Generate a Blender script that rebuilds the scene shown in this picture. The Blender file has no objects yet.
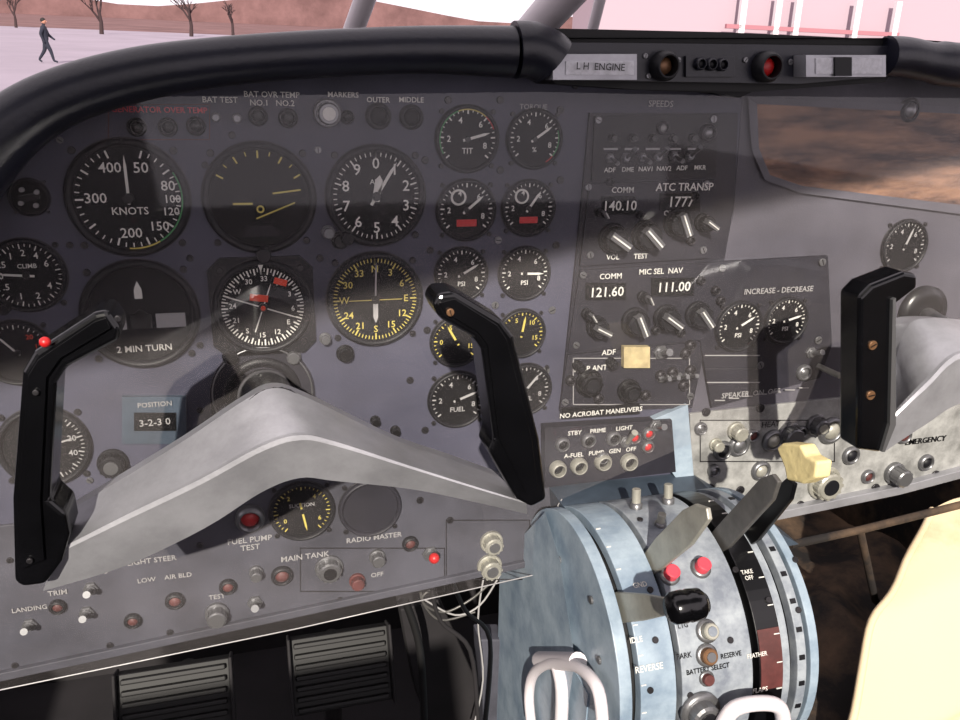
import bpy, math, random, bmesh
from mathutils import Vector, Matrix, noise
random.seed(3)
sc=bpy.context.scene
sc.view_settings.view_transform='Standard'
F=800.; D=.65; CZ=1.6
r=Vector((2900,-200,800)).normalized()
d=Vector((-60,2300,800)); d=(d-r*d.dot(r)).normalized(); n=r.cross(d)
def ray(u,v):
    p=Vector((u-480,v-360,F)); return p.dot(r),p.dot(n),-p.dot(d)
def PY(u,v,y=0.):
    X,Y,Z=ray(u,v); t=(y+D)/Y; return Vector((X*t,y,CZ+Z*t))
def PX(u,v,x):
    X,Y,Z=ray(u,v); t=x/X; return Vector((x,Y*t-D,CZ+Z*t))
RP=Matrix(((1,0,0,0),(0,0,-1,0),(0,1,0,0),(0,0,0,1)))
def Mp(u,v,y=0.): return Matrix.Translation(PY(u,v,y))@RP
def W(u,v,w,y=0.): return (PY(u+w,v,y)-PY(u-w,v,y)).length/2
# ---------- materials
def lin(c): return tuple(((x/255)/12.92 if x/255<=.04045 else ((x/255+.055)/1.055)**2.4) for x in c)
MT={}
def mat(name,rgb,rough=.5,metal=0.,nz=0.,scale=30.,bump=0.,rgb2=None,th=(.35,.65),spec=.5,bscale=None,stretch=None):
    m=bpy.data.materials.new(name); m.use_nodes=True; nt=m.node_tree; b=nt.nodes['Principled BSDF']
    c=lin(rgb)+(1,)
    b.inputs['Base Color'].default_value=c; b.inputs['Roughness'].default_value=rough; b.inputs['Metallic'].default_value=metal
    b.inputs['Specular IOR Level'].default_value=spec
    if nz or rgb2:
        tc=nt.nodes.new('ShaderNodeTexCoord'); no=nt.nodes.new('ShaderNodeTexNoise'); no.inputs['Scale'].default_value=scale; no.inputs['Detail'].default_value=8; no.inputs['Roughness'].default_value=.65
        if stretch:
            mp=nt.nodes.new('ShaderNodeMapping'); mp.inputs['Scale'].default_value=stretch; nt.links.new(tc.outputs['Object'],mp.inputs[0]); nt.links.new(mp.outputs[0],no.inputs['Vector'])
        else: nt.links.new(tc.outputs['Object'],no.inputs['Vector'])
        cr=nt.nodes.new('ShaderNodeValToRGB'); nt.links.new(no.outputs['Fac'],cr.inputs['Fac'])
        cr.color_ramp.elements[0].position=th[0]; cr.color_ramp.elements[1].position=th[1]
        cr.color_ramp.elements[0].color=tuple(x*(1-nz) for x in c[:3])+(1,) if not rgb2 else lin(rgb2)+(1,)
        cr.color_ramp.elements[1].color=tuple(min(1,x*(1+nz)) for x in c[:3])+(1,)
        nt.links.new(cr.outputs['Color'],b.inputs['Base Color'])
    if bump:
        tc=nt.nodes.new('ShaderNodeTexCoord'); n2=nt.nodes.new('ShaderNodeTexNoise'); n2.inputs['Scale'].default_value=bscale or scale*4; n2.inputs['Detail'].default_value=4
        nt.links.new(tc.outputs['Object'],n2.inputs['Vector'])
        bp=nt.nodes.new('ShaderNodeBump'); bp.inputs['Strength'].default_value=bump; bp.inputs['Distance'].default_value=.002
        nt.links.new(n2.outputs['Fac'],bp.inputs['Height']); nt.links.new(bp.outputs['Normal'],b.inputs['Normal'])
    MT[name]=m; return m
mat('panel_grey',(66,66,80),.5,nz=.2,scale=9,bump=.1,bscale=400,spec=.3)
mat('panel_low',(68,68,76),.5,nz=.3,scale=11,bump=.1,bscale=400,spec=.3)
mat('panel_right',(78,76,84),.5,nz=.25,scale=8,bump=.1,bscale=400,spec=.3)  # lighter than the main plate: haze on the right put into the colour
mat('panel_light',(136,136,134),.4,nz=.4,scale=34,bump=.1,bscale=300)  # pale grey has the sunlight on the copilot lower plate painted in
mat('radio_face',(36,35,42),.5,nz=.2,scale=30,spec=.3)
mat('bezel',(18,18,22),.5,spec=.3)
mat('face',(10,10,13),.6,spec=.2)
mat('face_dark',(6,6,8),.6,spec=.2)
mat('black',(9,9,11),.3)
mat('black_matte',(12,12,14),.7)
mat('leather',(22,23,34),.36,nz=.25,scale=14,bump=.1,bscale=300)
mat('plastic',(8,8,10),.18,nz=.3,scale=20,bump=.04,bscale=200)
mat('silver',(160,160,165),.34,.5,nz=.16,scale=26,bump=.08,bscale=300)
mat('steel',(120,120,122),.35,.7)
mat('screw',(46,44,47),.4,.5)
mat('lever',(158,156,146),.4,.4,nz=.15,scale=60)
mat('lever_dark',(92,90,88),.4,.4,nz=.2,scale=60)
mat('white',(206,204,198),.5)
mat('dimwhite',(150,148,148),.5)
mat('yellow',(190,174,84),.5)
mat('orange',(215,66,38),.5)
mat('red',(180,26,28),.4)
mat('pinkred',(205,66,80),.4)
mat('green',(60,140,80),.5)
mat('blue',(150,164,176),.4,scale=26,rgb2=(112,128,144),bump=.1,bscale=200)
mat('blue_dark',(62,72,84),.45,nz=.2,scale=30)
mat('ped_grey',(148,154,160),.4,scale=50,rgb2=(106,112,122))
mat('cream',(208,188,156),.75,scale=3,rgb2=(160,132,98),th=(.3,.5),bump=.3,bscale=10)
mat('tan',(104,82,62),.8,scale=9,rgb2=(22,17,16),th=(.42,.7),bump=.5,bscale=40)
mat('yellowknob',(216,200,146),.5,nz=.08,scale=80,bump=.3,bscale=150)
mat('cream_paint',(176,160,120),.5,nz=.2,scale=120)
mat('rubber',(14,13,14),.6)
mat('floor_dark',(24,21,24),.8,nz=.4,scale=8)
mat('reflected_ground',(140,104,82),.7,scale=34,rgb2=(56,38,36),th=(.38,.64),stretch=(.35,1,1.8))  # brown streaks paint the ground seen in the cover's reflection
mat('lens',(190,190,195),.15,nz=.15,scale=200)
mat('apron',(140,130,142),.9,nz=.08,scale=.2,spec=.1)
mat('dry_grass',(106,80,80),.9,nz=.25,scale=.15,spec=.1)
mat('bark',(50,34,36),.9)
mat('hangar',(156,138,147),.8)
mat('frame_white',(205,198,202),.6)
mat('cloth',(30,32,46),.9); mat('stripe',(150,100,108),.9); mat('skin',(170,120,100),.6); mat('hair',(25,20,20),.8)
mat('brass',(120,88,62),.4,.5)
mat('rust',(80,38,36),.6,nz=.3,scale=60)
mat('edge',(150,148,150),.25)
# ---------- builder
class MB:
    def __init__(s): s.v=[];s.f=[];s.m=[];s.s=[];s.mats=[]
    def add(s,vs,fs,mt,M=None,sm=False):
        if mt not in s.mats: s.mats.append(mt)
        k=s.mats.index(mt); b=len(s.v)
        for v in vs:
            v=Vector(v); s.v.append(M@v if M else v)
        for f in fs: s.f.append([b+i for i in f]); s.m.append(k); s.s.append(sm)
    def box(s,c,z,mt,M=None):
        x,y,w=[q/2 for q in z]; c=Vector(c)
        vs=[c+Vector((i*x,j*y,k*w)) for i in(-1,1) for j in(-1,1) for k in(-1,1)]
        s.add(vs,[(0,1,3,2),(4,6,7,5),(0,4,5,1),(2,3,7,6),(0,2,6,4),(1,5,7,3)],mt,M)
    def prism(s,poly,z0,z1,mt,M=None):
        k=len(poly); vs=[(p[0],p[1],z0) for p in poly]+[(p[0],p[1],z1) for p in poly]
        s.add(vs,[list(range(k))[::-1],list(range(k,2*k))]+[(i,(i+1)%k,k+(i+1)%k,k+i) for i in range(k)],mt,M)
    def hull2(s,A,B,mt):
        k=len(A); s.add(list(A)+list(B),[list(range(k))[::-1],list(range(k,2*k))]+[(i,(i+1)%k,k+(i+1)%k,k+i) for i in range(k)],mt)
    def lathe(s,prof,mt,M=None,seg=40,sm=True):
        vs=[];k=len(prof)
        for i in range(seg):
            a=2*math.pi*i/seg
            for (q,z) in prof: vs.append((q*math.cos(a),q*math.sin(a),z))
        fs=[]
        for i in range(seg):
            j=(i+1)%seg
            for p in range(k-1): fs.append((i*k+p,j*k+p,j*k+p+1,i*k+p+1))
        s.add(vs,fs,mt,M,sm)
    def cyl(s,R,z0,z1,mt,M=None,seg=24,c=.0):
        c=c or min(R*.15,abs(z1-z0)*.2)
        s.lathe([(1e-5,z0),(R,z0),(R,z1-c),(R-c,z1),(1e-5,z1)],mt,M,seg,False)
    def tube(s,pts,rad,mt,seg=12,sx=1.,sy=1.):
        pts=[Vector(p) for p in pts]; k=len(pts); vs=[]
        if not hasattr(rad,'__len__'): rad=[rad]*k
        up=None
        for i,p in enumerate(pts):
            t=(pts[min(i+1,k-1)]-pts[max(i-1,0)]).normalized()
            if up is None: up=Vector((0,0,1)) if abs(t.z)<.9 else Vector((0,1,0))
            a=t.cross(up).normalized(); b=a.cross(t).normalized(); up=b
            for j in range(seg):
                q=2*math.pi*j/seg; vs.append(p+a*math.cos(q)*rad[i]*sx+b*math.sin(q)*rad[i]*sy)
        fs=[(i*seg+j,i*seg+(j+1)%seg,(i+1)*seg+(j+1)%seg,(i+1)*seg+j) for i in range(k-1) for j in range(seg)]
        s.add(vs,fs,mt,None,True); s.add(vs[:seg],[list(range(seg))],mt); s.add(vs[-seg:],[list(range(seg))],mt)
    def ball(s,R,mt,M,sz=1.,seg=20):
        s.lathe([(max(1e-5,R*math.sin(math.pi*i/10)),-R*sz*math.cos(math.pi*i/10)) for i in range(11)],mt,M,seg)
    def done(s,name,parent=None,bev=0.):
        me=bpy.data.meshes.new(name); me.from_pydata(s.v,[],s.f)
        for m in s.mats: me.materials.append(MT[m])
        me.polygons.foreach_set('material_index',s.m); me.polygons.foreach_set('use_smooth',s.s)
        bm=bmesh.new(); bm.from_mesh(me); bmesh.ops.recalc_face_normals(bm,faces=bm.faces); bm.to_mesh(me); bm.free()
        o=bpy.data.objects.new(name,me); sc.collection.objects.link(o)
        if bev:
            b=o.modifiers.new('bevel','BEVEL'); b.width=bev; b.segments=3; b.limit_method='ANGLE'; b.angle_limit=math.radians(28)
        if parent: adopt(o,parent)
        return o
def adopt(o,e):
    o.parent=e; o.matrix_parent_inverse=Matrix.Translation(-e.location)
def empty(name,loc=(0,0,0)):
    e=bpy.data.objects.new(name,None); e.location=loc; e.empty_display_size=.02; sc.collection.objects.link(e); return e
def text(s,M,size,mt,parent,name='label',sx=1.):
    c=bpy.data.curves.new(name,'FONT'); c.body=s; c.size=size; c.align_x='CENTER'; c.align_y='CENTER'; c.extrude=.0001; c.resolution_u=2; c.offset=size*.008
    c.materials.append(MT[mt]); o=bpy.data.objects.new(name,c); sc.collection.objects.link(o)
    adopt(o,parent); o.matrix_basis=M@Matrix.Diagonal((sx,1,1,1)); return o
def T(x,y,z=0): return Matrix.Translation((x,y,z))
def Rz(a): return Matrix.Rotation(a,4,'Z')
def lab(s,u,v,h,parent,mt='dimwhite',y=0.,sx=1.,z=.0014):
    t=(y+D)/ray(u,v)[1]; text(s,Mp(u,v,y)@T(0,0,z),h*t*1.45,mt,parent,sx=sx)
def cr(pts,k=6):
    o=[]; P=[pts[0]]+list(pts)+[pts[-1]]
    for i in range(1,len(P)-2):
        for j in range(k):
            t=j/k; o.append(tuple(.5*((2*P[i][c])+(-P[i-1][c]+P[i+1][c])*t+(2*P[i-1][c]-5*P[i][c]+4*P[i+1][c]-P[i+2][c])*t*t+(-P[i-1][c]+3*P[i][c]-3*P[i+1][c]+P[i+2][c])*t**3) for c in range(len(P[0]))))
    o.append(tuple(pts[-1])); return o
# ---------- gauges
def gauge(name,u,v,w,ticks=(),nums=(),needles=(),texts=(),arcs=(),face='face',square=False,y=0.,bez='bezel',bz=.006,knob=None):
    M=Mp(u,v,y); R=W(u,v,w,y); e=empty(name,PY(u,v,y)); b=MB()
    if square:
        k=R*1.04; c=R*.25
        b.prism([(-k+c,-k),(k-c,-k),(k,-k+c),(k,k-c),(k-c,k),(-k+c,k),(-k,k-c),(-k,-k+c)],0,.003,bez,M)
    b.lathe([(R,0),(R,bz*.6),(R*.96,bz),(R*.9,bz),(R*.87,.0012)],bez,M,64)
    b.lathe([(R*1.015,0),(R*1.015,.0012),(R,.0012)],'screw',M,64)
    b.lathe([(R*.88,.0036 if square else .0014),(1e-5,.0036 if square else .0014)],face,M,64,False)
    z=.0042 if square else .002
    for i in range(4):
        a=math.pi/4+i*math.pi/2; q=R*1.12
        S=M@T(q*math.cos(a),q*math.sin(a)); b.cyl(min(.0028,R*.08),0,.002+(.002 if square else 0),'screw',S,10)
        b.box((0,0,.0021+(.002 if square else 0)),(.004*min(1,R/.03),.0006,.0003),'black',S@Rz(a*2.3))
    for (cnt,a0,a1,maj,ro,mc,lw) in ticks:
        for i in range(cnt+1):
            a=math.radians(a0+(a1-a0)*i/cnt); L=R*(.13 if i%maj==0 else .075); ww=R*(.03 if i%maj==0 else .018)*lw
            b.box((0,R*ro-L/2,z),(ww,L,.0003),mc,M@Rz(-a))
    for (a0,a1,ro,wd,mc) in arcs:
        k=24; vs=[]
        for i in range(k+1):
            a=math.radians(a0+(a1-a0)*i/k)
            for q in(ro,ro-wd): vs.append((R*q*math.sin(a),R*q*math.cos(a),z+.0002))
        b.add(vs,[(2*i,2*i+1,2*i+3,2*i+2) for i in range(k)],mc,M)
    for (a,L,tail,wd,mc) in needles:
        q=R*wd/2
        b.prism([(-q,-R*tail),(q,-R*tail),(q*1.0,R*L*.75),(0,R*L),(-q*1.0,R*L*.75)],z+.0006,z+.001,mc,M@Rz(-math.radians(a)))
    if needles: b.cyl(R*.09,z,z+.0018,'black',M,16)
    if knob:
        a,mc=knob; S=M@T(R*1.0*math.sin(math.radians(a)),R*1.0*math.cos(math.radians(a)),.002); b.cyl(R*.13,0,.012,mc,S,16)
    b.done('dial',e)
    for (s,a,ro,sz,mc) in nums:
        a=math.radians(a); text(s,M@T(R*ro*math.sin(a),R*ro*math.cos(a),z+.0001),R*sz,mc,e,'numeral')
    for (s,x,yy,sz,mc) in texts: text(s,M@T(R*x,R*yy,z+.0001),R*sz,mc,e,'numeral')
    return e
# ---------- panel
pan=empty('instrument_panel',PY(400,300))
b=MB()
def poly(b,pts,y,th,mt):
    b.hull2([PY(u,v,y) for u,v in pts],[PY(u,v,y)+Vector((0,th,0)) for u,v in pts],mt)
poly(b,[(-120,330),(-60,180),(0,112),(40,92),(100,70),(180,55),(560,50),(745,60),(733,215),(690,418),(680,480),(553,495),(553,560),(300,615),(0,680),(-140,712)],0,.004,'panel_grey')
b.done('main_plate',pan,.0006)
b=MB()
poly(b,[(745,60),(960,70),(1080,80),(1080,370),(960,388),(700,416),(690,418),(733,215)],.0,.004,'panel_right')
b.done('copilot_plate',pan,.0006)
b=MB()
poly(b,[(690,414),(840,398),(960,384),(1080,370),(1080,446),(960,478),(900,494),(775,520),(735,500),(692,482)],-.003,.006,'panel_light')
poly(b,[(775,513),(900,487),(960,471),(1080,440),(1080,447),(960,479),(900,495),(775,521)],-.012,.012,'silver')
b.done('copilot_lower_plate',pan,.0008)
b=MB()
poly(b,[(-140,540),(60,520),(250,480),(480,470),(553,478),(553,560),(300,615),(0,680),(-140,712)],-.003,.003,'panel_low')
poly(b,[(-140,706),(0,674),(300,610),(553,556),(553,562),(300,617),(0,682),(-140,714)],-.008,.01,'panel_low')
b.done('lower_subpanel',pan,.0008)
hw=MB()
def knob(u,v,w,h=.014,mc='black',y=0.,b=None,skirt=True,cap=None):
    b=b or hw; R=W(u,v,w,y); M=Mp(u,v,y)
    if skirt: b.cyl(R,0,h*.3,mc,M,24)
    k=R*.78 if skirt else R
    b.cyl(k,h*.3 if skirt else 0,h,mc,M,24)
    for i in range(12): b.box((k,0,h*.62),(k*.12,k*.2,h*.6),mc,M@Rz(i*math.pi/6))
    if cap: b.cyl(k*.6,h,h+.001,cap,M,20)
def toggle(u,v,w=5,mc='steel',y=0.,up=.4,b=None,tip=None):
    b=b or hw; R=W(u,v,w,y); M=Mp(u,v,y); b.cyl(R,0,.003,'steel',M,6); b.cyl(R*.7,.003,.005,'steel',M,12)
    p0=M@Vector((0,0,.004)); p1=M@Vector((0,up*.014,.018)); b.tube([p0,p0.lerp(p1,.6),p1],[R*.3,R*.38,R*.5],mc,10)
    if tip: b.ball(R*.65,tip,Matrix.Translation(p1),seg=12)
def lamp(u,v,w,mc='black',y=0.,ring='steel',b=None,h=.005):
    b=b or hw; R=W(u,v,w,y); M=Mp(u,v,y)
    b.lathe([(R,0),(R,h*.6),(R*.8,h),(R*.68,h),(R*.66,.001)],ring,M,24); b.ball(R*.66,mc,M@T(0,0,.001),.7,16)
def screw(u,v,w=3.5,mc='screw',y=0.,b=None):
    b=b or hw; R=W(u,v,w,y); M=Mp(u,v,y); b.cyl(R,0,.0016,mc,M,12); b.box((0,0,.0017),(R*1.5,R*.25,.0004),'black',M@Rz(random.random()*3))
def boxp(u0,v0,u1,v1,y,th,mt,b=None):
    b=b or hw; poly(b,[(u0,v0),(u1,v0),(u1,v1),(u0,v1)],y-th,th,mt)
for q in [(137,127),(168,127),(196,126)]: lamp(*q,10,'black',ring='bezel')
for q in [(258,116),(288,118)]: lamp(*q,10,'black',ring='bezel')
knob(327,113,14,.016,'steel',cap='white'); lamp(347,117,7,'black',ring='bezel')
lamp(378,116,13,'face_dark',ring='bezel'); lamp(411,117,12,'face_dark',ring='bezel')
for q in [(216,117,5),(237,118,5),(231,356,9),(293,356,8),(345,353,9),(328,232,7),(340,240,9),(325,338,6)]: knob(q[0],q[1],q[2],.008,'steel' if q[2]<9 else 'black')
for q in [(205,165),(318,150),(320,258),(70,245),(190,258),(200,345),(425,160),(430,250),(427,330),(500,170),(498,240),(495,305),(490,365),(560,180),(556,245),(552,310),(546,370),(425,430),(330,430),(410,380),(60,375),(200,410),(90,480),(190,470),(560,110),(575,85),(60,140),(20,300),(422,470),(232,135),(448,100),(500,100)]: screw(*q,3.6,'steel' if q[0]%3==0 else 'screw')
lab('GENERATOR OVER TEMP',160,110,5.5,pan,'pinkred')
lab('BAT TEST',220,100,5.5,pan,'white'); lab('BAT OVR TEMP\nNO.1   NO.2',272,99,5.5,pan,'white')
lab('MARKERS',343,95,5,pan,'white'); lab('OUTER',378,100,5,pan,'white'); lab('MIDDLE',411,100,5,pan,'white'); lab('TORQUE',533,107,5,pan)
def frame(u0,v0,u1,v1,mt='dimwhite',w=.8,y=0.,b=None):
    for (a,c,e_,f) in [(u0,v0,u1,v0+w),(u0,v1-w,u1,v1),(u0,v0,u0+w,v1),(u1-w,v0,u1,v1)]: boxp(a,c,e_,f,y,.0006,mt,b)
frame(108,104,210,140,'rust')
boxp(122,397,186,444,0,.004,'blue_dark'); boxp(134,413,176,431,-.004,.001,'face_dark'); lab('3-2-3 0',155,422,7,pan,'dimwhite',-.0052); lab('POSITION',155,404,5,pan,'dimwhite',-.004)
knob(113,462,16,.012,'bezel',cap='steel')
for q in [(375,420),(380,438),(395,430)]: knob(*q,5,.008,'black')
y=-.003
lamp(250,517,15,'red',y,h=.009); lab('FUEL PUMP\nTEST',250,543,6,pan,y=y)
for q in [(282,575,11),(228,586,9),(133,620,9),(58,606,9),(410,543,8)]: lamp(q[0],q[1],q[2],'rust',y,ring='bezel')
knob(329,567,14,.012,'steel',y,cap='face_dark'); knob(217,612,12,.014,'steel',y); knob(357,580,8,.01,'rust',y); knob(377,556,8,.012,'steel',y)
knob(491,541,11,.013,'lever',y,cap='steel'); knob(489,565,12,.013,'lever',y,cap='steel'); knob(256,571,7,.012,'steel',y)
for q in [(30,624),(87,612),(91,588),(255,602)]: toggle(*q,8,y=y)
toggle(430,553,8,y=y,mc='steel',tip='red')
frame(300,548,445,592,'screw',y=y); frame(446,520,530,580,'screw',y=y)
lab('MAIN TANK',305,556,6,pan,y=y); lab('RADIO MASTER',374,537,5.5,pan,y=y); lab('OFF',377,574,5,pan,y=y); lab('TRIM',58,592,5.5,pan,y=y); lab('ICE LTS',95,572,5,pan,y=y); lab('FLIGHT STEER',150,560,5.5,pan,y=y); lab('LOW    AIR BLD',165,577,5,pan,y=y)
lab('LANDING',30,608,5,pan,y=y);lab('TEST',217,596,5,pan,y=y)
for q in [(10,560),(200,545),(480,490),(540,490),(545,548),(440,580),(340,600),(170,632),(110,645),(15,665),(420,500),(450,520),(285,470),(240,490),(400,600)]: screw(*q,3.6,'screw',y)
lamp(175,600,10,'rust',y,ring='bezel')
hw.done('panel_hardware',pan)
WH='white'
def nums(l,a0,a1,ro,sz,mc=WH):
    k=len(l); return [(s,a0+(a1-a0)*i/max(1,k-1),ro,sz,mc) for i,s in enumerate(l)]
gauge('airspeed_indicator',129,198,63,[(36,20,340,4,.84,WH,1)],[('50',26,.56,.25,WH),('80',73,.68,.24,WH),('100',92,.7,.19,WH),('120',110,.7,.19,WH),('150',138,.66,.22,WH),('200',182,.6,.24,WH),('300',270,.52,.24,WH),('400',335,.56,.24,WH)],[(0,.72,.1,.045,WH)],[('KNOTS',.0,-.22,.18,WH)],[(60,150,.88,.03,'green'),(150,185,.88,.03,'yellow')])
gauge('attitude_indicator',260,198,57,[(8,-60,60,2,.84,'yellow',1)],(),(),(),face='face_dark',knob=(180,'bezel'))
bb=MB(); M=Mp(260,203); R=W(260,203,57)
bb.box((-.3*R,0,.0035),(.34*R,.035*R,.0004),'yellow',M); bb.box((.5*R,0.15*R,.0035),(.5*R,.03*R,.0004),'yellow',M@Rz(.12)); bb.box((.2*R,-.22*R,.0035),(.75*R,.025*R,.0004),'yellow',M@Rz(.38)); bb.lathe([(.07*R,.0035),(.04*R,.0036)],'yellow',M@T(0,-.1*R),16); bb.prism([(-.35*R,-.6*R),(.35*R,-.6*R),(.2*R,-.4*R),(-.2*R,-.4*R)],.0025,.003,'bezel',M)
bb.done('horizon_bar',bpy.data.objects['attitude_indicator'])
gauge('altimeter',376,196,50,[(50,0,360,5,.85,WH,1)],nums([str(i) for i in range(10)],0,324,.63,.3),[(32,.78,.2,.06,WH),(10,.42,.1,.15,WH)],[('ALT',0,.28,.14,WH)],knob=(218,'bezel'))
gauge('vertical_speed_indicator',27,275,42,[(36,-90,250,3,.85,WH,1)],nums(['0','.5','1','2','4','6'],-90,60,.6,.24)+nums(['4','2','1','.5'],120,240,.6,.24),[(-85,.65,.2,.06,WH)],[('CLIMB',.05,.25,.17,WH)],knob=(215,'bezel'))
gauge('turn_coordinator',141,314,60,(),(),[(0,.62,-.3,.13,WH)],[('2 MIN TURN',0,-.64,.17,WH)],face='face')
bb=MB(); M=Mp(141,314); R=W(141,314,60)
for s_ in(-.5,0,.5): bb.box((s_*R,-.12*R,.0032),((.5 if s_ else .34)*R,.26*R,.0012),'dimwhite' if s_ else 'black',M)
bb.done('slip_tube',bpy.data.objects['turn_coordinator'])
gauge('horizontal_situation_indicator',263,306,50,[(72,0,360,2,.82,WH,1)],nums(['N','3','6','E','12','15','S','21','24','W','30','33'],35,365,.6,.15),[(110,.8,.75,.025,WH),(20,.55,.55,.025,WH)],(),square=True)
bb=MB(); M=Mp(263,306); R=W(263,306,50); bb.box((.2*R,.62*R,.006),(.26*R,.13*R,.0006),'orange',M@Rz(-.3)); bb.box((-.1*R,.2*R,.006),(.36*R,.14*R,.0006),'orange',M@Rz(-.15)); bb.cyl(.05*R,.004,.008,'orange',M,10); bb.prism([(-.05*R,.9*R),(.05*R,.9*R),(0,.75*R)],.005,.006,WH,M)
bb.done('warning_flags',bpy.data.objects['horizontal_situation_indicator'])
gauge('radio_magnetic_indicator',375,299,48,[(72,0,360,6,.86,'yellow',1)],nums(['33','N','3','6','E','12','15','S','21','24','W','30'],-30,300,.64,.2,'yellow'),[(2,.8,.0,.035,'dimwhite'),(180,.5,.0,.1,'dimwhite')],())
bb=MB(); M=Mp(375,299); R=W(375,299,48); bb.box((0,0,.0035),(1.1*R,.015*R,.0003),'yellow',M); bb.done('course_bar',bpy.data.objects['radio_magnetic_indicator'])
gauge('clock',30,197,21,(),(),(),(),face='face_dark')
bb=MB(); M=Mp(30,197); R=W(30,197,21)
for a in range(4): bb.cyl(.13*R,.002,.005,'dimwhite',M@Rz(a*1.57+.6)@T(.5*R,0),10)
bb.box((0,0,.003),(1.0*R,.35*R,.002),'black',M@Rz(.2)); bb.done('face_screws',bpy.data.objects['clock'])
gauge('fuel_gauge',18,352,38,[(24,-120,120,3,.85,WH,1)],[('40',-60,.6,.2,'red'),('20',40,.6,.2,'orange'),('10',75,.6,.2,'orange')],[(-40,.7,.1,.05,WH)],())
gauge('flap_position_gauge',45,446,48,[(20,20,160,4,.85,'dimwhite',1)],nums(['0','20','40'],40,110,.62,.2,'dimwhite'),[(75,.7,.1,.04,'dimwhite')])
def eng(u,v,w,na='engine_gauge',col=WH,arcs=(),ang=60,tx='',red=False,nn=('2','4','6','8'),y=0.):
    e=gauge(na,u,v,w,[(24,-130,130,4,.86,col,1.5)],nums(list(nn),-90,110,.58,.26,col),[(ang,.72,.15,.08,col)],[(tx,0,-.35,.24,'red' if red else col)] if tx else (),arcs,bz=.005,y=y)
    if red:
        bb=MB(); M=Mp(u,v); R=W(u,v,w); bb.box((0,-.4*R,.0028),(.66*R,.22*R,.0006),'red',M)
        bb.lathe([(.26*R,.0022),(.26*R,.003),(.19*R,.003)],WH,M@T(-.28*R,.42*R),20); bb.done('counter_window',e)
AR=[(-120,-20,.9,.06,'green'),(-20,40,.9,.06,'yellow'),(40,70,.9,.06,'red')]
eng(467,139,32,arcs=AR,ang=75,tx='TIT'); eng(534,139,28,arcs=[(70,130,.9,.06,'green'),(130,150,.9,.06,'red')],tx='%',ang=55)
eng(466,210,30,'oil_pressure_gauge',red=True,ang=50); eng(528,208,27,'oil_pressure_gauge',red=True,ang=35)
eng(461,274,27,'fuel_pressure_gauge',tx='PSI',ang=60); eng(524,273,26,'fuel_pressure_gauge',tx='PSI',ang=92)
eng(456,341,26,'temperature_gauge',col='yellow',ang=-30,nn=('0','5','10','15')); eng(521,333,24,'temperature_gauge',col='yellow',ang=10,nn=('0','5','10','15'))
eng(457,399,29,'fuel_flow_gauge',col='dimwhite',tx='FUEL',ang=70); eng(525,389,26,'fuel_flow_gauge',col='dimwhite',tx='FUEL',ang=40)
eng(738,326,23,'cabin_pressure_gauge',ang=60,y=-.0055,tx='PSI'); eng(785,320,21,'cabin_pressure_gauge',ang=75,y=-.0055,tx='PSI'); eng(903,246,22,'cabin_altitude_gauge',col='dimwhite',ang=20)
gauge('suction_gauge',302,510,33,[(30,-140,140,5,.85,'yellow',1)],nums(['0','2','4','6'],-120,120,.6,.2,'yellow'),[(170,.7,.3,.06,'yellow')],[('SUCTION',0,.2,.18,'dimwhite')],y=-.003)
gauge('blank_instrument_cover',370,507,31,y=-.003,bez='radio_face',face='radio_face')
# ---------- radio stack
rad=empty('radio_stack',PY(650,250)); b=MB()
def TX(s,u,v,h,mt='white',y=-.006,sx=1.,z=.0018): lab(s,u,v,h,rad,mt,y,sx,z)
poly(b,[(590,113),(738,113),(735,200),(724,262),(692,408),(560,412),(578,240)],-.003,.003,'radio_face')
poly(b,[(595,116),(718,114),(716,177),(592,181)],-.006,.003,'bezel'); poly(b,[(590,184),(714,180),(708,258),(580,266)],-.006,.003,'radio_face')
poly(b,[(580,270),(828,256),(832,345),(820,378),(712,408),(700,340),(568,352)],-.005,.005,'radio_face'); poly(b,[(568,355),(700,342),(690,402),(560,410)],-.006,.003,'radio_face')
for i in range(6): toggle(609+i*16,158-i*.5,4.5,b=b,y=-.006,up=.6 if i%2 else -.2)
for i in range(5): knob(612+i*20,138,4,.006,'black',-.006,b)
for i in range(5): boxp(604+i*21,148,618+i*21,150,-.006,.0006,'dimwhite',b)
lamp(662,128,6,'dimwhite',-.006,ring='screw',b=b); lamp(707,133,8,'steel',-.006,ring='screw',b=b)
for a in[(588,187),(590,255),(706,184),(703,250),(583,275),(576,345),(722,268),(822,262),(818,340),(565,402),(690,396),(598,120),(713,119),(760,365),(800,372)]: screw(*a,3.3,'steel',-.006,b)
boxp(602,196,636,215,-.006,.001,'face_dark',b); boxp(660,193,700,211,-.006,.001,'face_dark',b)
for (u,v,w) in[(612,238,14),(645,235,14),(598,212,4),(676,222,13),(702,222,8),(596,326,10),(634,321,13),(665,317,12),(697,314,12),(642,296,5),(586,313,5)]:
    knob(u,v,w,.014,'bezel',-.006,b)
    p=Mp(u,v,-.006); R=W(u,v,w); an=random.uniform(.4,1.1)
    b.box((0,0,.016),(R*.5,R*1.6,.008),'steel',p@Rz(an)); b.box((0,0,.0205),(R*.1,R*1.5,.001),'white',p@Rz(an))
boxp(586,283,626,300,-.006,.001,'face_dark',b); boxp(652,278,694,296,-.006,.001,'face_dark',b)
for a in[(640,215),(655,232),(690,240),(694,196),(610,182),(700,280),(715,290),(655,330),(680,332),(720,300)]: lamp(*a,4,'bezel',-.006,ring='screw',b=b)
boxp(624,347,650,368,-.006,.006,'cream_paint',b)
for(u,v,w)in[(588,382,13),(628,390,11),(577,365,5),(610,362,5)]: knob(u,v,w,.012,'black',-.006,b,cap='bezel')
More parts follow.
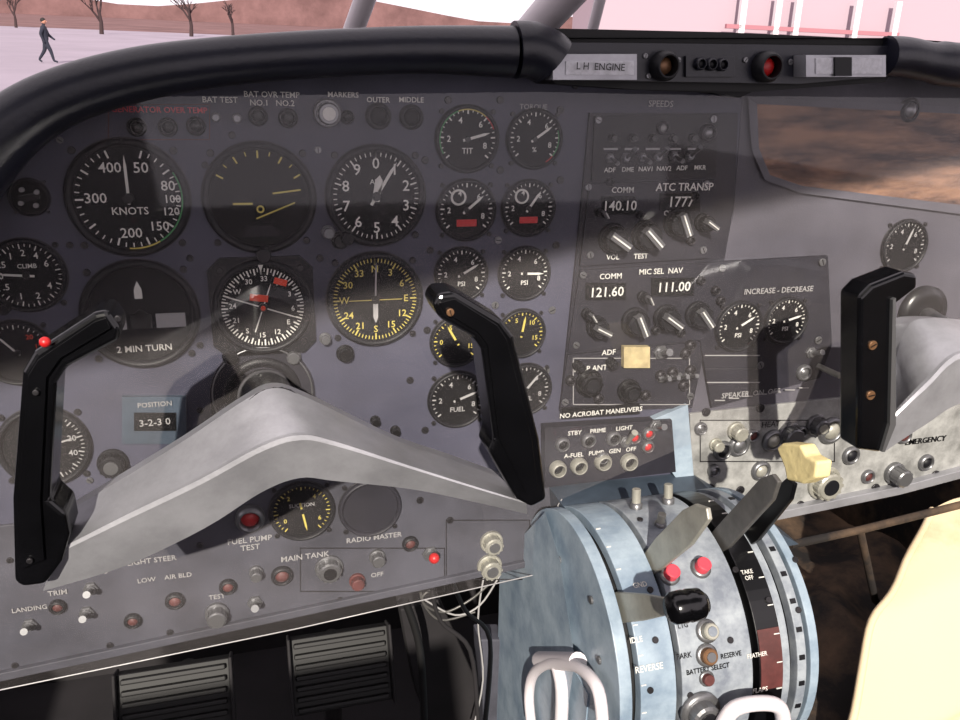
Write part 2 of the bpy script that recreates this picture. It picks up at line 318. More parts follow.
for a in[(660,375),(672,372),(685,353),(690,345),(690,370),(645,395),(683,385),(598,398),(570,380)]: lamp(*a,5,'screw',-.006,ring='screw',b=b)
for i in range(4): toggle(660+i*9,378-i,4,b=b,y=-.006)
frame(573,358,690,405,'dimwhite',.7,-.006,b)
for i in range(7): boxp(715+i*14,400-i*2.1,725+i*14,401-i*2.1,-.005,.0005,'dimwhite',b)
for i in range(3): boxp(705+i*1,355+i*14,760,356+i*13,-.005,.0004,'dimwhite',b)
toggle(660,352,7,b=b,y=-.006); toggle(810,352,5,b=b,y=-.005); lamp(803,372,7,'steel',-.005,b=b)
p0=PY(818,366,-.006); p1=PY(840,376,-.03); b.tube([p0,p1],.003,'lever')
b.done('radio_units',rad,.0)
TX('140.10',619,206,9.5); TX('1777',680,202,10,'white'); TX('COMM',622,190,5.5); TX('ATC TRANSP',684,187,7.5); TX('121.60',606,292,9.5); TX('111.00',673,287,9.5); TX('COMM',610,276,5.5); TX('MIC SEL  NAV',660,271,5.5); TX('ADF',608,352,5.5); TX('INCREASE - DECREASE',778,290,5.5,'dimwhite'); TX('FLAP ANT',590,368,5.5); TX('SPEAKER  ON  OFF',750,393,5.5,'dimwhite',-.005); TX('ON',668,213,5);TX('VOL',612,257,5);TX('TEST',640,256,5)
for i,s in enumerate(['ADF','DME','NAV1','NAV2','ADF','MKR']): TX(s,609+i*18,170-i*.5,4.5)
TX('SPEEDS',660,104,6,'dimwhite',0)
# ---------- breaker box & sign
cb=empty('switch_box',PY(610,450)); b=MB()
poly(b,[(545,428),(672,420),(676,472),(545,488)],-.012,.012,'radio_face')
poly(b,[(562,408),(640,404),(640,414),(562,419)],-.008,.006,'black')
poly(b,[(640,425),(688,405),(694,478),(676,478)],-.008,.008,'blue')
for i,(u,v) in enumerate([(557,468),(578,465),(602,461),(628,461)]): lamp(u,v,8,'black',-.012,ring='lever',b=b,h=.008)
for i,(u,v) in enumerate([(562,444),(588,440),(613,438)]): lamp(u,v,7,'face_dark',-.012,ring='steel',b=b)
for(u,v)in[(602,457),(647,446),(648,433),(634,437)]: lamp(u,v,6,'red',-.012,ring='steel',b=b)
toggle(625,441,6,b=b,y=-.012,mc='lever',up=1.2); toggle(655,425,6,b=b,y=-.012)
b.done('box',cb,.0006); lab('NO ACROBAT MANEUVERS',601,412,5,cb,'white',-.008); lab('STBY     PRIME      LIGHT',600,430,4.5,cb,'white',-.012); lab('A-FUEL   PUMP   GEN   OFF',600,452,4.5,cb,'white',-.012)
# ---------- copilot lower hardware
b=MB(); y=-.003
for(u,v,w,mc)in[(700,428,6,'steel'),(722,450,9,'bezel'),(738,445,10,'steel'),(772,440,10,'lever'),(713,470,6,'steel'),(752,435,6,'rust'),(800,432,6,'bezel'),(830,430,12,'lever'),(903,435,7,'rust'),(925,462,7,'bezel'),(795,450,6,'steel'),(867,476,6,'rust'),(760,470,9,'lever'),(850,455,8,'bezel')]:
    lamp(u,v,w,mc,y,ring='steel',b=b)
knob(735,430,8,.014,'lever',y,b); knob(788,434,11,.014,'steel',y,b); knob(815,424,9,.014,'steel',y,b,cap='lever'); knob(823,482,15,.014,'lever',y,b,cap='bezel'); knob(893,472,9,.02,'steel',y,b); knob(715,444,6,.01,'lever',y,b)
for q in[(706,412),(760,408),(850,402),(940,392),(935,475),(875,488),(800,505),(740,490),(710,488)]: screw(*q,4,'screw',y,b)
frame(700,420,835,462,'screw',.8,y,b)
b.done('copilot_hardware',pan); lab('CABIN\nDUMP',845,425,6,pan,'black',y); lab('HEAT',770,424,6,pan,'black',y); lab('EMERGENCY',925,440,6,pan,'black',y)
# window reflection painted as a flat framed inset on the copilot panel
refl=empty('painted_reflection',PY(860,150)); b=MB()
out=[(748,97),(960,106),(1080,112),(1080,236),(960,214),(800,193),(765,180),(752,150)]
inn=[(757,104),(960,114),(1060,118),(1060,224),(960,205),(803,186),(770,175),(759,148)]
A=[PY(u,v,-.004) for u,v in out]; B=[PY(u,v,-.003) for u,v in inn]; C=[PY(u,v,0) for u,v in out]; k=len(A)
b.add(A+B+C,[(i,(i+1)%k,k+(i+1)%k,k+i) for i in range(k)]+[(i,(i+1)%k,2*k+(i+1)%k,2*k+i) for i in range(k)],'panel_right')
b.add(B,[list(range(k))],'reflected_ground'); b.done('reflection_inset',refl)
# ---------- glareshield
gs=empty('glareshield',PY(300,50,-.05)); b=MB()
path=cr([(-110,330,40),(-60,215,38),(-20,160,33),(20,121,30),(70,94,27),(140,74,25),(220,62,23),(320,54,22),(420,50,22),(512,52,24)])
pts=[PY(u,v,-.05) for u,v,w in path]; rd=[w*(D-.05)/ray(u,v)[1]*1.02 for u,v,w in path]
b.tube(pts,rd,'leather',28)
pp=[PY(u,v,-.05) for u,v in cr([(515,50),(530,50),(545,56),(552,62)],4)]; b.tube(pp,.020,'leather',20)
pp=[PY(u,v,-.05) for u,v in cr([(885,56),(905,57),(930,62),(980,68),(1080,80)],4)]; b.tube(pp,[.016]*9+[.018]*8,'leather',20)
b.done('padded_roll',gs)
b=MB()
poly(b,[(540,28),(720,32),(900,40),(900,62),(885,82),(750,92),(640,90),(556,84),(540,70)],-.045,.05,'black_matte')
poly(b,[(545,42),(895,46),(892,76),(800,84),(550,80)],-.052,.01,'leather')
poly(b,[(635,84),(750,86),(752,92),(740,98),(712,93),(640,90)],-.03,.02,'bezel')  # dark piece stands in for the shadow below the tray
y=-.052
boxp(553,54,637,80,y,.016,'silver',b); boxp(566,61,634,75,y-.016,.001,'lens',b); boxp(806,55,886,77,y,.016,'silver',b); boxp(816,58,882,74,y-.016,.001,'lens',b); boxp(835,57,852,76,y-.017,.002,'bezel',b)
lamp(662,66,13,'brass',y,ring='bezel',b=b,h=.012); boxp(686,56,735,77,y,.003,'leather',b)
for i in range(3): lamp(699+i*11,64+i*.4,5.5,'bezel',y-.003,ring='leather',b=b)
lamp(764,67,13,'red',y,ring='bezel',b=b,h=.012); lamp(908,110,10,'steel',0,ring='bezel',b=b)
for q in[(645,56),(678,60),(745,60),(790,62),(648,76)]: screw(*q,2.5,'steel',y,b)
b.done('annunciator_tray',gs,.0008); lab('L H  ENGINE',600,67,6.5,gs,'black',y-.018)
b=MB()
tp=[PY(u,v-w*.6,-.05) for u,v,w in path]+[PY(900,38,-.05),PY(1080,52,-.05)]
b.add(tp+[p+Vector((0,.45,-.06)) for p in tp],[(i,i+1,len(tp)+i+1,len(tp)+i) for i in range(len(tp)-1)],'black_matte'); b.done('coaming_top',gs)
# ---------- yokes
def handle(b,px,y0,dep,mt='plastic'):
    b.hull2([PY(u,v,y0) for u,v in px],[PY(u,v,y0)+Vector((0,dep,0)) for u,v in px],mt)
def loft(b,st,ys,mt):
    st=cr([a+c+e_ for a,c,e_ in st],5); rows=[]
    for s in st:
        A=PY(s[0],s[1],ys[0]);B=PY(s[2],s[3],ys[1]);C=PY(s[4],s[5],ys[2]); rows.append([A,A.lerp(B,.93),B.lerp(A,.03)+Vector((0,-.001,0)),B.lerp(C,.08)+Vector((0,-.001,0)),C,C+Vector((0,.045,0)),A+Vector((0,.02,-.004))])
    m=len(rows[0])
    for j in range(m):
        vs=[];
        for R_ in rows: vs+=[R_[j],R_[(j+1)%m]]
        b.add(vs,[(2*i,2*i+1,2*i+3,2*i+2) for i in range(len(rows)-1)],mt,None,True)
    for R_ in(rows[0],rows[-1]): b.add(R_,[tuple(range(m))],mt)
yk=empty('control_yoke',PY(300,450,-.2)); b=MB()
loft(b,[((66,512),(62,548),(43,591)),((120,480),(125,516),(125,566)),((185,440),(200,480),(205,528)),((240,403),(262,447),(262,492)),((272,388),(300,436),(300,478)),((308,398),(335,442),(335,481)),((395,440),(410,466),(410,489)),((455,461),(470,485),(470,501)),((500,477),(526,502),(527,514))],(-.165,-.21,-.2),'silver')
b.done('silver_body',yk)
b=MB()
handle(b,[(14,582),(12,500),(22,372),(34,352),(94,313),(108,310),(121,328),(118,341),(66,368),(56,384),(50,500),(66,514),(70,535),(62,562),(45,585),(22,588)],-.215,.028)
handle(b,[(433,305),(439,294),(455,292),(502,320),(514,336),(540,440),(547,500),(532,508),(517,500),(489,452),(494,440),(482,350),(474,338),(440,319)],-.215,.028)
b.done('grips',yk,.003)
b=MB()
handle(b,[(20,570),(18,500),(28,376),(38,360),(94,322),(106,318),(110,328),(60,358),(46,378),(40,500),(44,560)],-.2175,.004)
handle(b,[(440,303),(455,299),(498,326),(507,340),(532,440),(538,490),(528,496),(500,440),(488,345),(478,332),(445,312)],-.2175,.004)
for q in[(36,392),(30,560),(118,318)]: screw(*q,3.4,'screw',-.218,b)
screw(450,312,4,'brass',-.218,b); b.ball(.0028,'red',Mp(45,342,-.218),1)
b.done('grip_inlays',yk,.001)
b=MB(); c0=PY(262,392,0); c1=PY(275,410,-.15)
M=Mp(263,392); R=W(263,392,52)
b.prism([(R*math.cos(a),R*math.sin(a)) for a in [math.pi*i/16 for i in range(17)]]+[(-R,-R*.9),(-R*.6,-R*1.1),(R*.5,-R*1.1),(R,-R*.9)],0,.003,'radio_face',M)
b.lathe([(R*.97,.003),(R*.97,.004),(R*.94,.004),(R*.94,.003)],'steel',M,48)
b.lathe([(R*.75,.003),(R*.72,.006),(R*.6,.006),(R*.55,.003),(1e-5,.002)],'bezel',M,40)
b.tube([c0,c0.lerp(c1,.5),c1+Vector((0,-.02,0))],[.02,.02,.022],'plastic',24); b.tube([c0.lerp(c1,.3),c0.lerp(c1,.33)],.0212,'screw',24)
b.done('shaft',yk)
y2=empty('control_yoke',PY(940,370,-.2)); b=MB()
loft(b,[((888,398),(888,420),(884,452)),((905,330),(925,385),(925,425)),((935,318),(965,352),(965,402)),((1000,325),(1040,360),(1040,395))],(-.15,-.2,-.195),'silver'); b.done('silver_body',y2)
b=MB(); handle(b,[(860,297),(872,285),(905,272),(918,274),(918,288),(896,305),(893,430),(882,453),(858,450)],-.2,.022); b.done('grip',y2,.003)
b=MB(); handle(b,[(893,300),(896,298),(896,425),(885,452),(882,452),(890,425)],-.203,.006,'steel')
for q in[(872,345),(870,395)]: screw(*q,4,'brass',-.2,b)
M=Mp(920,312); R=W(920,312,22); b.lathe([(R,0),(R,.006),(R*.6,.008),(1e-5,.004)],'black',M,32); b.tube([PY(925,316,0),PY(990,360,-.16)],[.010,.012],'steel',24)
b.done('shaft_and_inlay',y2)
# ---------- pedestal drum
YC,ZC,RR=-.10,1.13,.116
def DRP(u,v,R=RR):
    X,Y,Z=ray(u,v); ay=-D-YC; az=CZ-ZC; A=Y*Y+Z*Z; Bq=2*(ay*Y+az*Z); Cq=ay*ay+az*az-R*R
    disc=max(0,Bq*Bq-4*A*Cq); t=(-Bq-math.sqrt(disc))/(2*A); x=X*t; a=math.atan2(az+Z*t,ay+Y*t)
    return x,a
def DM(x,a,R=RR):
    c,s_=math.cos(a),math.sin(a)
    return Matrix(((1,0,0,x),(0,s_,c,YC+R*c),(0,-c,s_,ZC+R*s_),(0,0,0,1)))
ped=empty('throttle_quadrant',(.33,YC,ZC)); b=MB()
def sector(b,x0,x1,R,a0,a1,mt,Rin=0,k=48):
    A=[math.radians(a0+(a1-a0)*i/k) for i in range(k+1)]
    o=[(YC+R*math.cos(a),ZC+R*math.sin(a)) for a in A]
    inn=[(YC+Rin*math.cos(a),ZC+Rin*math.sin(a)) for a in reversed(A)] if Rin else [(YC,ZC)]
    pr=o+inn; m=len(pr)
    if Rin:
        vs=[(x,)+p for x in(x0,x1) for p in pr]; K=k+1; fs=[]
        for i in range(k):
            j0,j1=2*K-1-i,2*K-2-i
            fs+=[(i,i+1,j1,j0),(m+i,m+j0,m+j1,m+i+1),(i,m+i,m+i+1,i+1),(j0,j1,m+j1,m+j0)]
        fs+=[(0,2*K-1,m+2*K-1,m),(k,m+k,m+K,K)]
        b.add(vs,fs,mt)
    else: b.hull2([(x0,)+p for p in pr],[(x1,)+p for p in pr],mt)
sector(b,.25,.42,RR-.012,0,240,'black_matte')
sector(b,.246,.2565,RR,10,235,'blue')
sector(b,.2635,.294,RR,25,235,'blue',Rin=RR-.01)
sector(b,.299,.362,RR,20,235,'ped_grey',Rin=RR-.01)
sector(b,.368,.390,RR,40,235,'black',Rin=RR-.01)
sector(b,.3905,.398,RR-.002,30,235,'ped_grey',Rin=RR-.01)
sector(b,.4035,.412,RR,30,235,'ped_grey',Rin=RR-.01)
sector(b,.416,.424,RR,10,235,'blue')
b.done('drum',ped,.0008)
b=MB()
b.box((.333,-.06,.87),(.17,.14,.5),'blue_dark'); b.box((.248,-.08,1.02),(.006,.16,.2),'blue')
q_=[PY(u,v,0) for u,v in[(548,486),(690,472),(770,520),(553,560)]]; b.hull2(q_,[p+Vector((0,-.05,0)) for p in q_],'blue_dark')
MX=Matrix(((0,0,-1,0),(-1,0,0,0),(0,1,0,0),(0,0,0,1)))
def side(u,v,x=.246): return Matrix.Translation(PX(u,v,x))@MX
S=side(548,625); b.lathe([(.016,0),(.016,.003),(.012,.004),(.011,.002),(1e-5,.002)],'blue',S,28); b.cyl(.006,.002,.005,'steel',S,16)
for q in[(560,560),(592,600),(600,660),(540,590),(515,580),(523,640)]: b.cyl(.0035,0,.002,'steel',side(*q),10)
sp_=[(500,560),(545,512),(560,560),(575,660),(560,760),(495,760)]
b.hull2([PX(u,v,.246) for u,v in sp_],[PX(u,v,.240)for u,v in sp_],'blue')
b.done('side_cowl',ped,.0012)
b=MB()
def dk(u,v,w,h,mc,cap=None,ridge=True):
    x,a=DRP(u,v); M=DM(x,a); b.cyl(w,0,h,mc,M,20)
    if ridge: b.lathe([(w*1.4,0),(w*1.4,h*.25),(w,h*.3)],'steel',M,20)
    if cap: b.cyl(w*.6,h,h+.001,cap,M,16)
dk(669,576,.006,.011,'pinkred'); dk(700,569,.006,.011,'pinkred'); dk(706,631,.0065,.01,'lever','ped_grey'); dk(706,655,.0065,.008,'brass','steel'); dk(706,678,.0045,.006,'rust'); dk(699,710,.012,.014,'steel','bezel')
for q in[(650,590),(655,640),(735,570),(730,640),(684,540),(690,695),(650,690),(768,600),(798,610),(795,560),(640,520)]: dk(*q,.0026,.0015,'screw',ridge=False)
dk(636,508,.004,.018,'lever'); dk(668,503,.004,.018,'lever'); dk(660,525,.0035,.012,'lever')
for ang in range(150,172,3):
    M=DM(.379,math.radians(ang)); b.box((0,0,.0003),(.02,.0062,.0008),'rust',M)
for i in range(12):
    M=DM(.379,math.radians(85+i*11)); b.box((.007,0,.0006),(.005,.0008,.0008),'white',M)
    M=DM(.266,math.radians(95+i*11)); b.box((.0,0,.0004),(.004,.0008,.0008),'white',M)
    M=DM(.4075,math.radians(85+i*11)); b.box((0,0,.0004),(.005,.004,.0008),'bezel',M)
b.done('buttons',ped)
def dl(s,u,v,h,mc='white',rot=0):
    x,a=DRP(u,v,RR+.0006); text(s,DM(x,a,RR+.0008)@Rz(rot),h,mc,ped,sx=.9)
dl('CABIN\nLTG',682,622,.0055,'black'); dl('NAV',683,606,.0055,'black'); dl('PARK',684,656,.006,'black'); dl('RESERVE',731,655,.0055,'black'); dl('BATTERY SELECT',708,669,.0055,'black'); dl('REVERSE',649,668,.007); dl('FLAPS',760,690,.006); dl('TAKE\nOFF',748,575,.005); dl('IDLE',636,640,.006); dl('GND',640,585,.006); dl('FEATHER',757,655,.005)
def blade(px,x,th,mt):
    bb=MB(); bb.hull2([PX(u,v,x) for u,v in px],[PX(u,v,x)+Vector((th,0,0)) for u,v in px],mt); return bb
blade([(600,598),(615,592),(642,594),(672,600),(672,614),(642,621),(612,624)],.259,.004,'lever').done('lever_1',ped,.001)
bb=MB(); p=PX(686,606,.262); Mx=Matrix.Translation(p)@Matrix.Rotation(math.pi/2,4,'Y')
bb.lathe([(1e-5,-.013),(.008,-.013),(.0105,-.010),(.011,-.002),(.0103,.0),(.011,.002),(.0105,.010),(.008,.013),(1e-5,.013)],'plastic',Mx,28)
bb.cyl(.007,.013,.0145,'bezel',Mx,20); bb.done('lever_1_knob',ped)
blade([(630,572),(640,582),(662,568),(690,545),(708,520),(706,508),(694,504),(682,510),(655,538)],.296,.004,'lever').done('lever_2',ped,.001)
blade([(700,545),(712,556),(728,548),(772,500),(778,482),(772,474),(760,478),(722,520)],.365,.004,'lever_dark').done('lever_3',ped,.001)
blade([(736,538),(746,548),(758,540),(790,500),(794,484),(786,478),(772,490)],.392,.004,'black').done('lever_4',ped,.001)
bb=MB(); kp=[(776,448),(782,443),(800,445),(806,456),(817,462),(815,478),(802,484),(786,480),(784,468)]
bb.hull2([PX(u,v,.386) for u,v in kp],[PX(u,v,.386)+Vector((.014,0,0)) for u,v in kp],'yellowknob'); bb.done('lever_4_knob',ped,.002)
lt=empty('latch_handle',PX(565,690,.22)); b=MB()
b.tube([PX(u,v,.232) for u,v in cr([(532,730),(529,695),(535,672),(555,662),(580,668),(598,690),(603,730)],5)],.005,'frame_white',12); b.tube([PX(u,v,.236) for u,v in cr([(556,662),(562,690),(560,740)],4)],.006,'frame_white',12)
b.tube([PX(u,v,.236) for u,v in [(540,660),(578,662)]],.008,'frame_white',12); b.done('loop',lt)
lt=empty('trim_handle',PX(755,705,.33)); b=MB()
b.tube([PY(u,v,-.235) for u,v in cr([(722,725),(735,708),(762,703),(780,708),(784,730)],4)],.006,'frame_white',12); b.done('bar',lt)
# ---------- cables
cbx=empty('cable_bundle',PY(460,620,.03)); b=MB()
for pth,rr,mc in[([(420,590),(425,605),(445,612),(470,600),(488,585)],.0013,'lever_dark'),([(430,580),(440,620),(470,650),(478,720)],.0025,'floor_dark'),([(450,575),(465,610),(490,640),(485,730)],.0025,'black'),([(485,570),(478,620),(483,680),(470,740)],.001,'dimwhite'),([(405,600),(420,650),(425,740)],.004,'rubber'),([(425,600),(455,615),(480,605),(500,575)],.001,'dimwhite'),([(430,590),(422,600),(440,620),(475,612)],.0012,'lever_dark')]:
    b.tube([PY(u,v,.03) for u,v in cr(pth,5)],rr,mc,8)
b.done('wires',cbx)
bx=empty('steering_linkage',PY(450,660,.1)); b=MB(); handle(b,[(400,610),(440,600),(480,690),(490,760),(440,760),(415,690)],.1,.03,'floor_dark'); handle(b,[(480,640),(505,640),(505,760),(485,760)],.06,.03,'panel_low'); b.done('arm',bx,.002)
def pedal(u,v,w,h,yy):
    e=empty('rudder_pedal',PY(u,v,yy)); b=MB(); p=PY(u,v,yy); s_=W(u,v,w,yy); M=Matrix.Translation(p)@RP@Matrix.Rotation(-.45,4,'X')
    b.box((0,0,0),(2*s_,2*s_*.75,.02),'rubber',M)
    for i in range(7): b.box((0,s_*.75*(-.85+i*.28),.013),(1.85*s_,s_*.1,.007),'rubber',M)
    b.box((-s_*1.02,0,.006),(s_*.06,1.6*s_,.03),'floor_dark',M); b.box((s_*1.02,0,.006),(s_*.06,1.6*s_,.03),'floor_dark',M)
    b.tube([M@Vector((0,s_*.3,-.01)),p+Vector((0,.12,-.05)),p+Vector((0,.16,-.3))],.012,'floor_dark'); b.done('pad',e,.002)
pedal(177,705,56,40,.08); pedal(341,668,48,40,.1)
# ---------- shell
def quad(name,pts,mt,par=None):
    b=MB(); b.add(pts,[tuple(range(len(pts)))],mt); return b.done(name,par)
quad('floor',[(-.9,-1.5,.62),(1.3,-1.5,.62),(1.3,.62,.62),(-.9,.62,.62)],'floor_dark')
quad('wall_front',[(-.9,.6,.6),(1.3,.6,.6),(1.3,.6,1.5),(-.9,.6,1.5)],'floor_dark')
quad('wall_left',[(-.8,-1.5,.6),(-.8,.62,.6),(-.8,.62,1.45),(-.8,-1.5,1.45)],'floor_dark')
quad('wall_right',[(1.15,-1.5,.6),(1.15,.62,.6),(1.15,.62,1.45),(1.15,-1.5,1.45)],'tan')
quad('shade_wall_back',[(-.8,-1.45,.6),(1.15,-1.45,.6),(1.15,-1.45,1.3),(-.2,-1.45,1.3),(-.26,-1.45,1.84),(-.8,-1.45,1.84)],'floor_dark')  # added unseen behind the camera; step shades the pedals, lets sun in right
SD=Vector((.25,.85,-.47)).normalized()
RZ=2.08
def shade_pt(u,v):
    p=PY(u,v,-.03); s_=(RZ-p.z)/SD.z; return p+SD*s_
es=[shade_pt(-150,400),shade_pt(240,325),shade_pt(480,270),shade_pt(720,205),shade_pt(1150,120)]
b=MB(); A=[Vector((-.95,es[0].y,RZ))]+es+[Vector((1.3,es[-1].y,RZ)),Vector((1.3,-.35,RZ)),Vector((-.95,-.35,RZ))]
b.hull2(A,[p+Vector((0,0,.02)) for p in A],'blue_dark'); b.done('shade_ceiling')  # added unseen; rear edge traced along the sun to shade the upper panel
sp=empty('side_lining',PY(930,620)); b=MB()
L=cr([(935,515,.14),(905,560,.09),(882,610,.04),(866,660,0.),(850,700,-.03),(820,770,-.08)],5); Rr=cr([(1090,455,.14),(1090,510,.09),(1090,560,.04),(1090,640,0.),(1090,700,-.03),(1090,800,-.08)],5)
vs=[];nx=30
for i,(a,c) in enumerate(zip(L,Rr)):
    A=PY(*a);C=PY(*c)
    for j in range(nx):
        p=A.lerp(C,j/(nx-1)); q=noise.noise(Vector((p.x*5,p.y*5,p.z*14)))*.03; vs.append(p+Vector((0,q,q)))
b.add(vs,[(i*nx+j,i*nx+j+1,i*nx+nx+j+1,i*nx+nx+j) for i in range(len(L)-1) for j in range(nx-1)],'cream',None,True)
b.tube([vs[i*nx] for i in range(len(L))],.005,'cream',8); b.done('cover',sp)
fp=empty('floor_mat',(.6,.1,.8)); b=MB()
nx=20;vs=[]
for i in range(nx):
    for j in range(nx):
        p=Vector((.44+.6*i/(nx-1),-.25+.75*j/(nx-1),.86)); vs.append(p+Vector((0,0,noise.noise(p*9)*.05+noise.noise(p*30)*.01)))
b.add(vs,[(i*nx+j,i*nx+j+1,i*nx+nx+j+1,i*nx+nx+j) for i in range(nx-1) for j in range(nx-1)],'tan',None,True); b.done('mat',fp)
fr=empty('support_bracket',PY(800,560,.05)); b=MB(); b.tube([PY(790,545,.04),PY(860,530,.06),PY(960,505,.06),PY(1080,480,.06)],.005,'tan'); b.tube([PY(860,530,.06),PY(875,600,.08),PY(905,625,.1)],.005,'tan'); b.done('tubes',fr)
# ---------- plexiglass
m=bpy.data.materials.new('plexi'); m.use_nodes=True; nt=m.node_tree; nt.nodes.clear()
o_=nt.nodes.new('ShaderNodeOutputMaterial'); tr=nt.nodes.new('ShaderNodeBsdfTransparent'); df=nt.nodes.new('ShaderNodeBsdfDiffuse'); df.inputs[0].default_value=lin((235,225,225))+(1,)
gl=nt.nodes.new('ShaderNodeBsdfGlossy'); gl.inputs['Roughness'].default_value=.04
mx=nt.nodes.new('ShaderNodeMixShader'); mx2=nt.nodes.new('ShaderNodeMixShader')
no=nt.nodes.new('ShaderNodeTexNoise'); no.inputs['Scale'].default_value=4; no.inputs['Detail'].default_value=7; mr=nt.nodes.new('ShaderNodeMapRange'); mr.inputs[1].default_value=.35; mr.inputs[2].default_value=.7; mr.inputs[3].default_value=.012; mr.inputs[4].default_value=.055
nt.links.new(no.outputs['Fac'],mr.inputs[0]); nt.links.new(mr.outputs[0],mx.inputs[0]); nt.links.new(tr.outputs[0],mx.inputs[1]); nt.links.new(df.outputs[0],mx.inputs[2])
mx2.inputs[0].default_value=.035; nt.links.new(mx.outputs[0],mx2.inputs[1]); nt.links.new(gl.outputs[0],mx2.inputs[2]); nt.links.new(mx2.outputs[0],o_.inputs[0]); MT['plexi']=m
px=[(-120,100),(540,92),(740,96),(960,98),(1080,100),(1080,400),(830,420),(700,440),(560,500),(556,570),(300,628),(0,690),(-120,715)]
pg=empty('plexiglass_cover',PY(400,300,-.03)); b=MB(); b.add([PY(u,v,-.03) for u,v in px],[tuple(range(len(px)))],'plexi'); b.done('sheet',pg)
b=MB(); b.tube([PY(u,v,-.03) for u,v in [(562,499),(558,505),(556,570),(300,628),(0,690),(-120,715)]],.0006,'edge',6); b.done('sheet_edge',pg)
# ---------- outside
S=.064; Z0=-.66
def G(x,y_): return Vector((x,y_,Z0+S*y_))
quad('ground',[G(-150,.8),G(200,.8),G(200,105),G(-150,105)],'apron')
quad('grass_field',[G(-250,105),G(350,105),G(350,260),G(-250,260)],'dry_grass')
b=MB(); hp=[]
for i in range(60):
    x=-250+i*10; hp.append((x,250,G(0,250).z+6+5*noise.noise(Vector((x*.02,0,0)))))
b.add([(p[0],250,G(0,250).z-3) for p in hp]+hp,[(i,i+1,60+i+1,60+i) for i in range(59)],'dry_grass'); b.done('distant_hills')
def tree(u,v,y_,h):
    X,Y,Z=ray(u,v); t=(y_+D)/Y; p=G(X*t,y_); e=empty('bare_tree',p); b=MB()
    def br(p,dv,L,rr,k):
        q=p+dv*L; b.tube([p,p.lerp(q,.5)+Vector((random.uniform(-.05,.05)*L,0,0)),q],[rr,rr*.8,rr*.6],'bark',6)
        if k>0:
            for _ in range(3):
                nd=(dv+Vector((random.uniform(-.8,.8),random.uniform(-.8,.8),random.uniform(-.1,.5)))).normalized(); br(p.lerp(q,random.uniform(.5,1)),nd,L*.65,rr*.55,k-1)
    br(p,Vector((0,0,1)),h*.26,h*.026,4); b.done('branches',e)
tree(100,20,88,8); tree(190,20,92,8); tree(15,20,100,6); tree(232,20,102,7)
hg=empty('hangar',G(90,90)); b=MB()
a=PY(600,30,95).x; c=PY(1000,30,95).x; b.box(((a+c)/2,100,G(0,98).z+3),(c-a,8,12),'hangar')
for u in(745,780,800,860,900):
    x=PY(u,10,94).x; b.box((x,94.5,G(0,95).z+3),(.8,.6,9),'frame_white')
for z in(.5,3.5): b.box((PY(820,10,94).x,94.4,G(0,95).z+z),(26,.4,.5),'stripe')
b.done('building',hg)
wf=empty('windshield_frame',PY(560,0,.1)); b=MB()
b.tube([PY(520,45,.12),PY(578,-20,.0),PY(640,-90,-.1)],.016,'frame_white'); b.tube([PY(350,40,.2),PY(372,-20,.15),PY(390,-60,.1)],.010,'frame_white'); b.tube([PY(590,40,.2),PY(605,-20,.15)],.006,'frame_white'); b.done('posts',wf)
# ---------- person
pr=ray(48,64); t=(40+D)/pr[1]; base=G(pr[0]*t,40); pe=empty('pedestrian',base)
J={'pel':(0,0,.93),'che':(.02,0,1.25),'nk':(.03,0,1.48),'hd0':(.04,0,1.56),'hd':(.05,0,1.66),'lh':(.02,-.09,.9),'lk':(.2,-.1,.5),'la':(.28,-.1,.09),'lt':(.44,-.1,.05),'rh':(.02,.09,.9),'rk':(-.08,.1,.5),'ra':(-.34,.1,.13),'rt':(-.22,.1,.04),'ls':(.03,-.2,1.42),'le':(-.08,-.25,1.15),'lw':(.0,-.25,.9),'lf':(.04,-.25,.8),'rs':(.03,.2,1.42),'re':(.12,.25,1.15),'rw':(.3,.22,1.0),'rf':(.38,.2,.95)}
RD={'pel':.17,'che':.19,'nk':.07,'hd0':.06,'hd':.1,'lh':.12,'lk':.08,'la':.05,'lt':.04,'ls':.09,'le':.065,'lw':.045,'lf':.035}
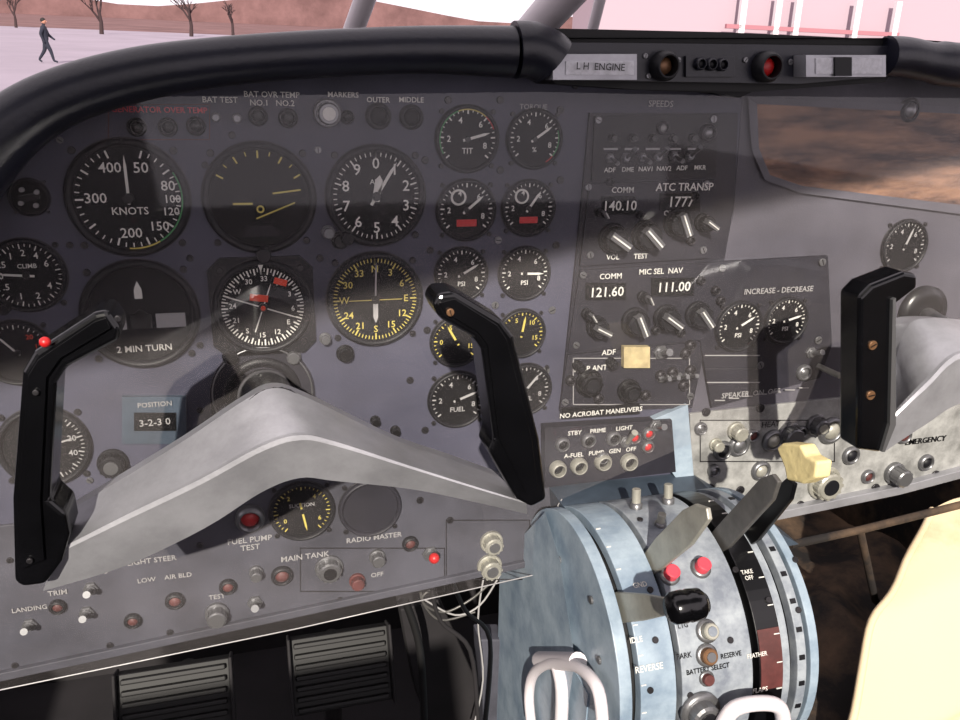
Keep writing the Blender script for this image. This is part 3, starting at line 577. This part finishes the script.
ks=list(J); E=[('pel','che'),('che','nk'),('nk','hd0'),('hd0','hd'),('pel','lh'),('lh','lk'),('lk','la'),('la','lt'),('pel','rh'),('rh','rk'),('rk','ra'),('ra','rt'),('che','ls'),('ls','le'),('le','lw'),('lw','lf'),('che','rs'),('rs','re'),('re','rw'),('rw','rf')]
me=bpy.data.meshes.new('body'); me.from_pydata([base+Vector(J[k_]) for k_ in ks],[(ks.index(a),ks.index(c)) for a,c in E],[]); me.materials.append(MT['cloth'])
o=bpy.data.objects.new('body',me); sc.collection.objects.link(o); adopt(o,pe); o.modifiers.new('skin','SKIN')
for i,k_ in enumerate(ks):
    q=RD.get(k_,RD.get('l'+k_[1:],.05)); me.skin_vertices[0].data[i].radius=(q,q)
me.skin_vertices[0].data[0].use_root=True
o.modifiers.new('s','SUBSURF').levels=1
b=MB(); hm=Matrix.Translation(base+Vector((.06,0,1.67))); b.ball(.1,'skin',hm,1.2); b.ball(.108,'hair',Matrix.Translation(base+Vector((.04,0,1.71))),1.); b.box((.17,0,1.66),(.03,.02,.03),'skin',Matrix.Translation(base)); b.done('head',pe)
# ---------- light
w=bpy.data.worlds.new('w'); sc.world=w; w.use_nodes=True; bg=w.node_tree.nodes['Background']; bg.inputs[0].default_value=(1.,.90,.96,1); bg.inputs[1].default_value=1.25
sl=bpy.data.lights.new('sun','SUN'); sl.energy=7.5; sl.angle=.012; sl.color=(1,.93,.82); so=bpy.data.objects.new('sun',sl); sc.collection.objects.link(so)
so.rotation_euler=SD.to_track_quat('-Z','Y').to_euler()
# ---------- camera
cm=bpy.data.cameras.new('camera'); cm.lens=30; cm.sensor_width=36; cm.clip_start=.01; cm.clip_end=1000
co=bpy.data.objects.new('camera',cm); sc.collection.objects.link(co)
X=Vector((r.x,n.x,-d.x)); U=-Vector((r.y,n.y,-d.y)); B=-Vector((r.z,n.z,-d.z))
Mc=Matrix((X,U,B)).transposed().to_4x4(); Mc.translation=(0,-D,CZ); co.matrix_world=Mc; sc.camera=co
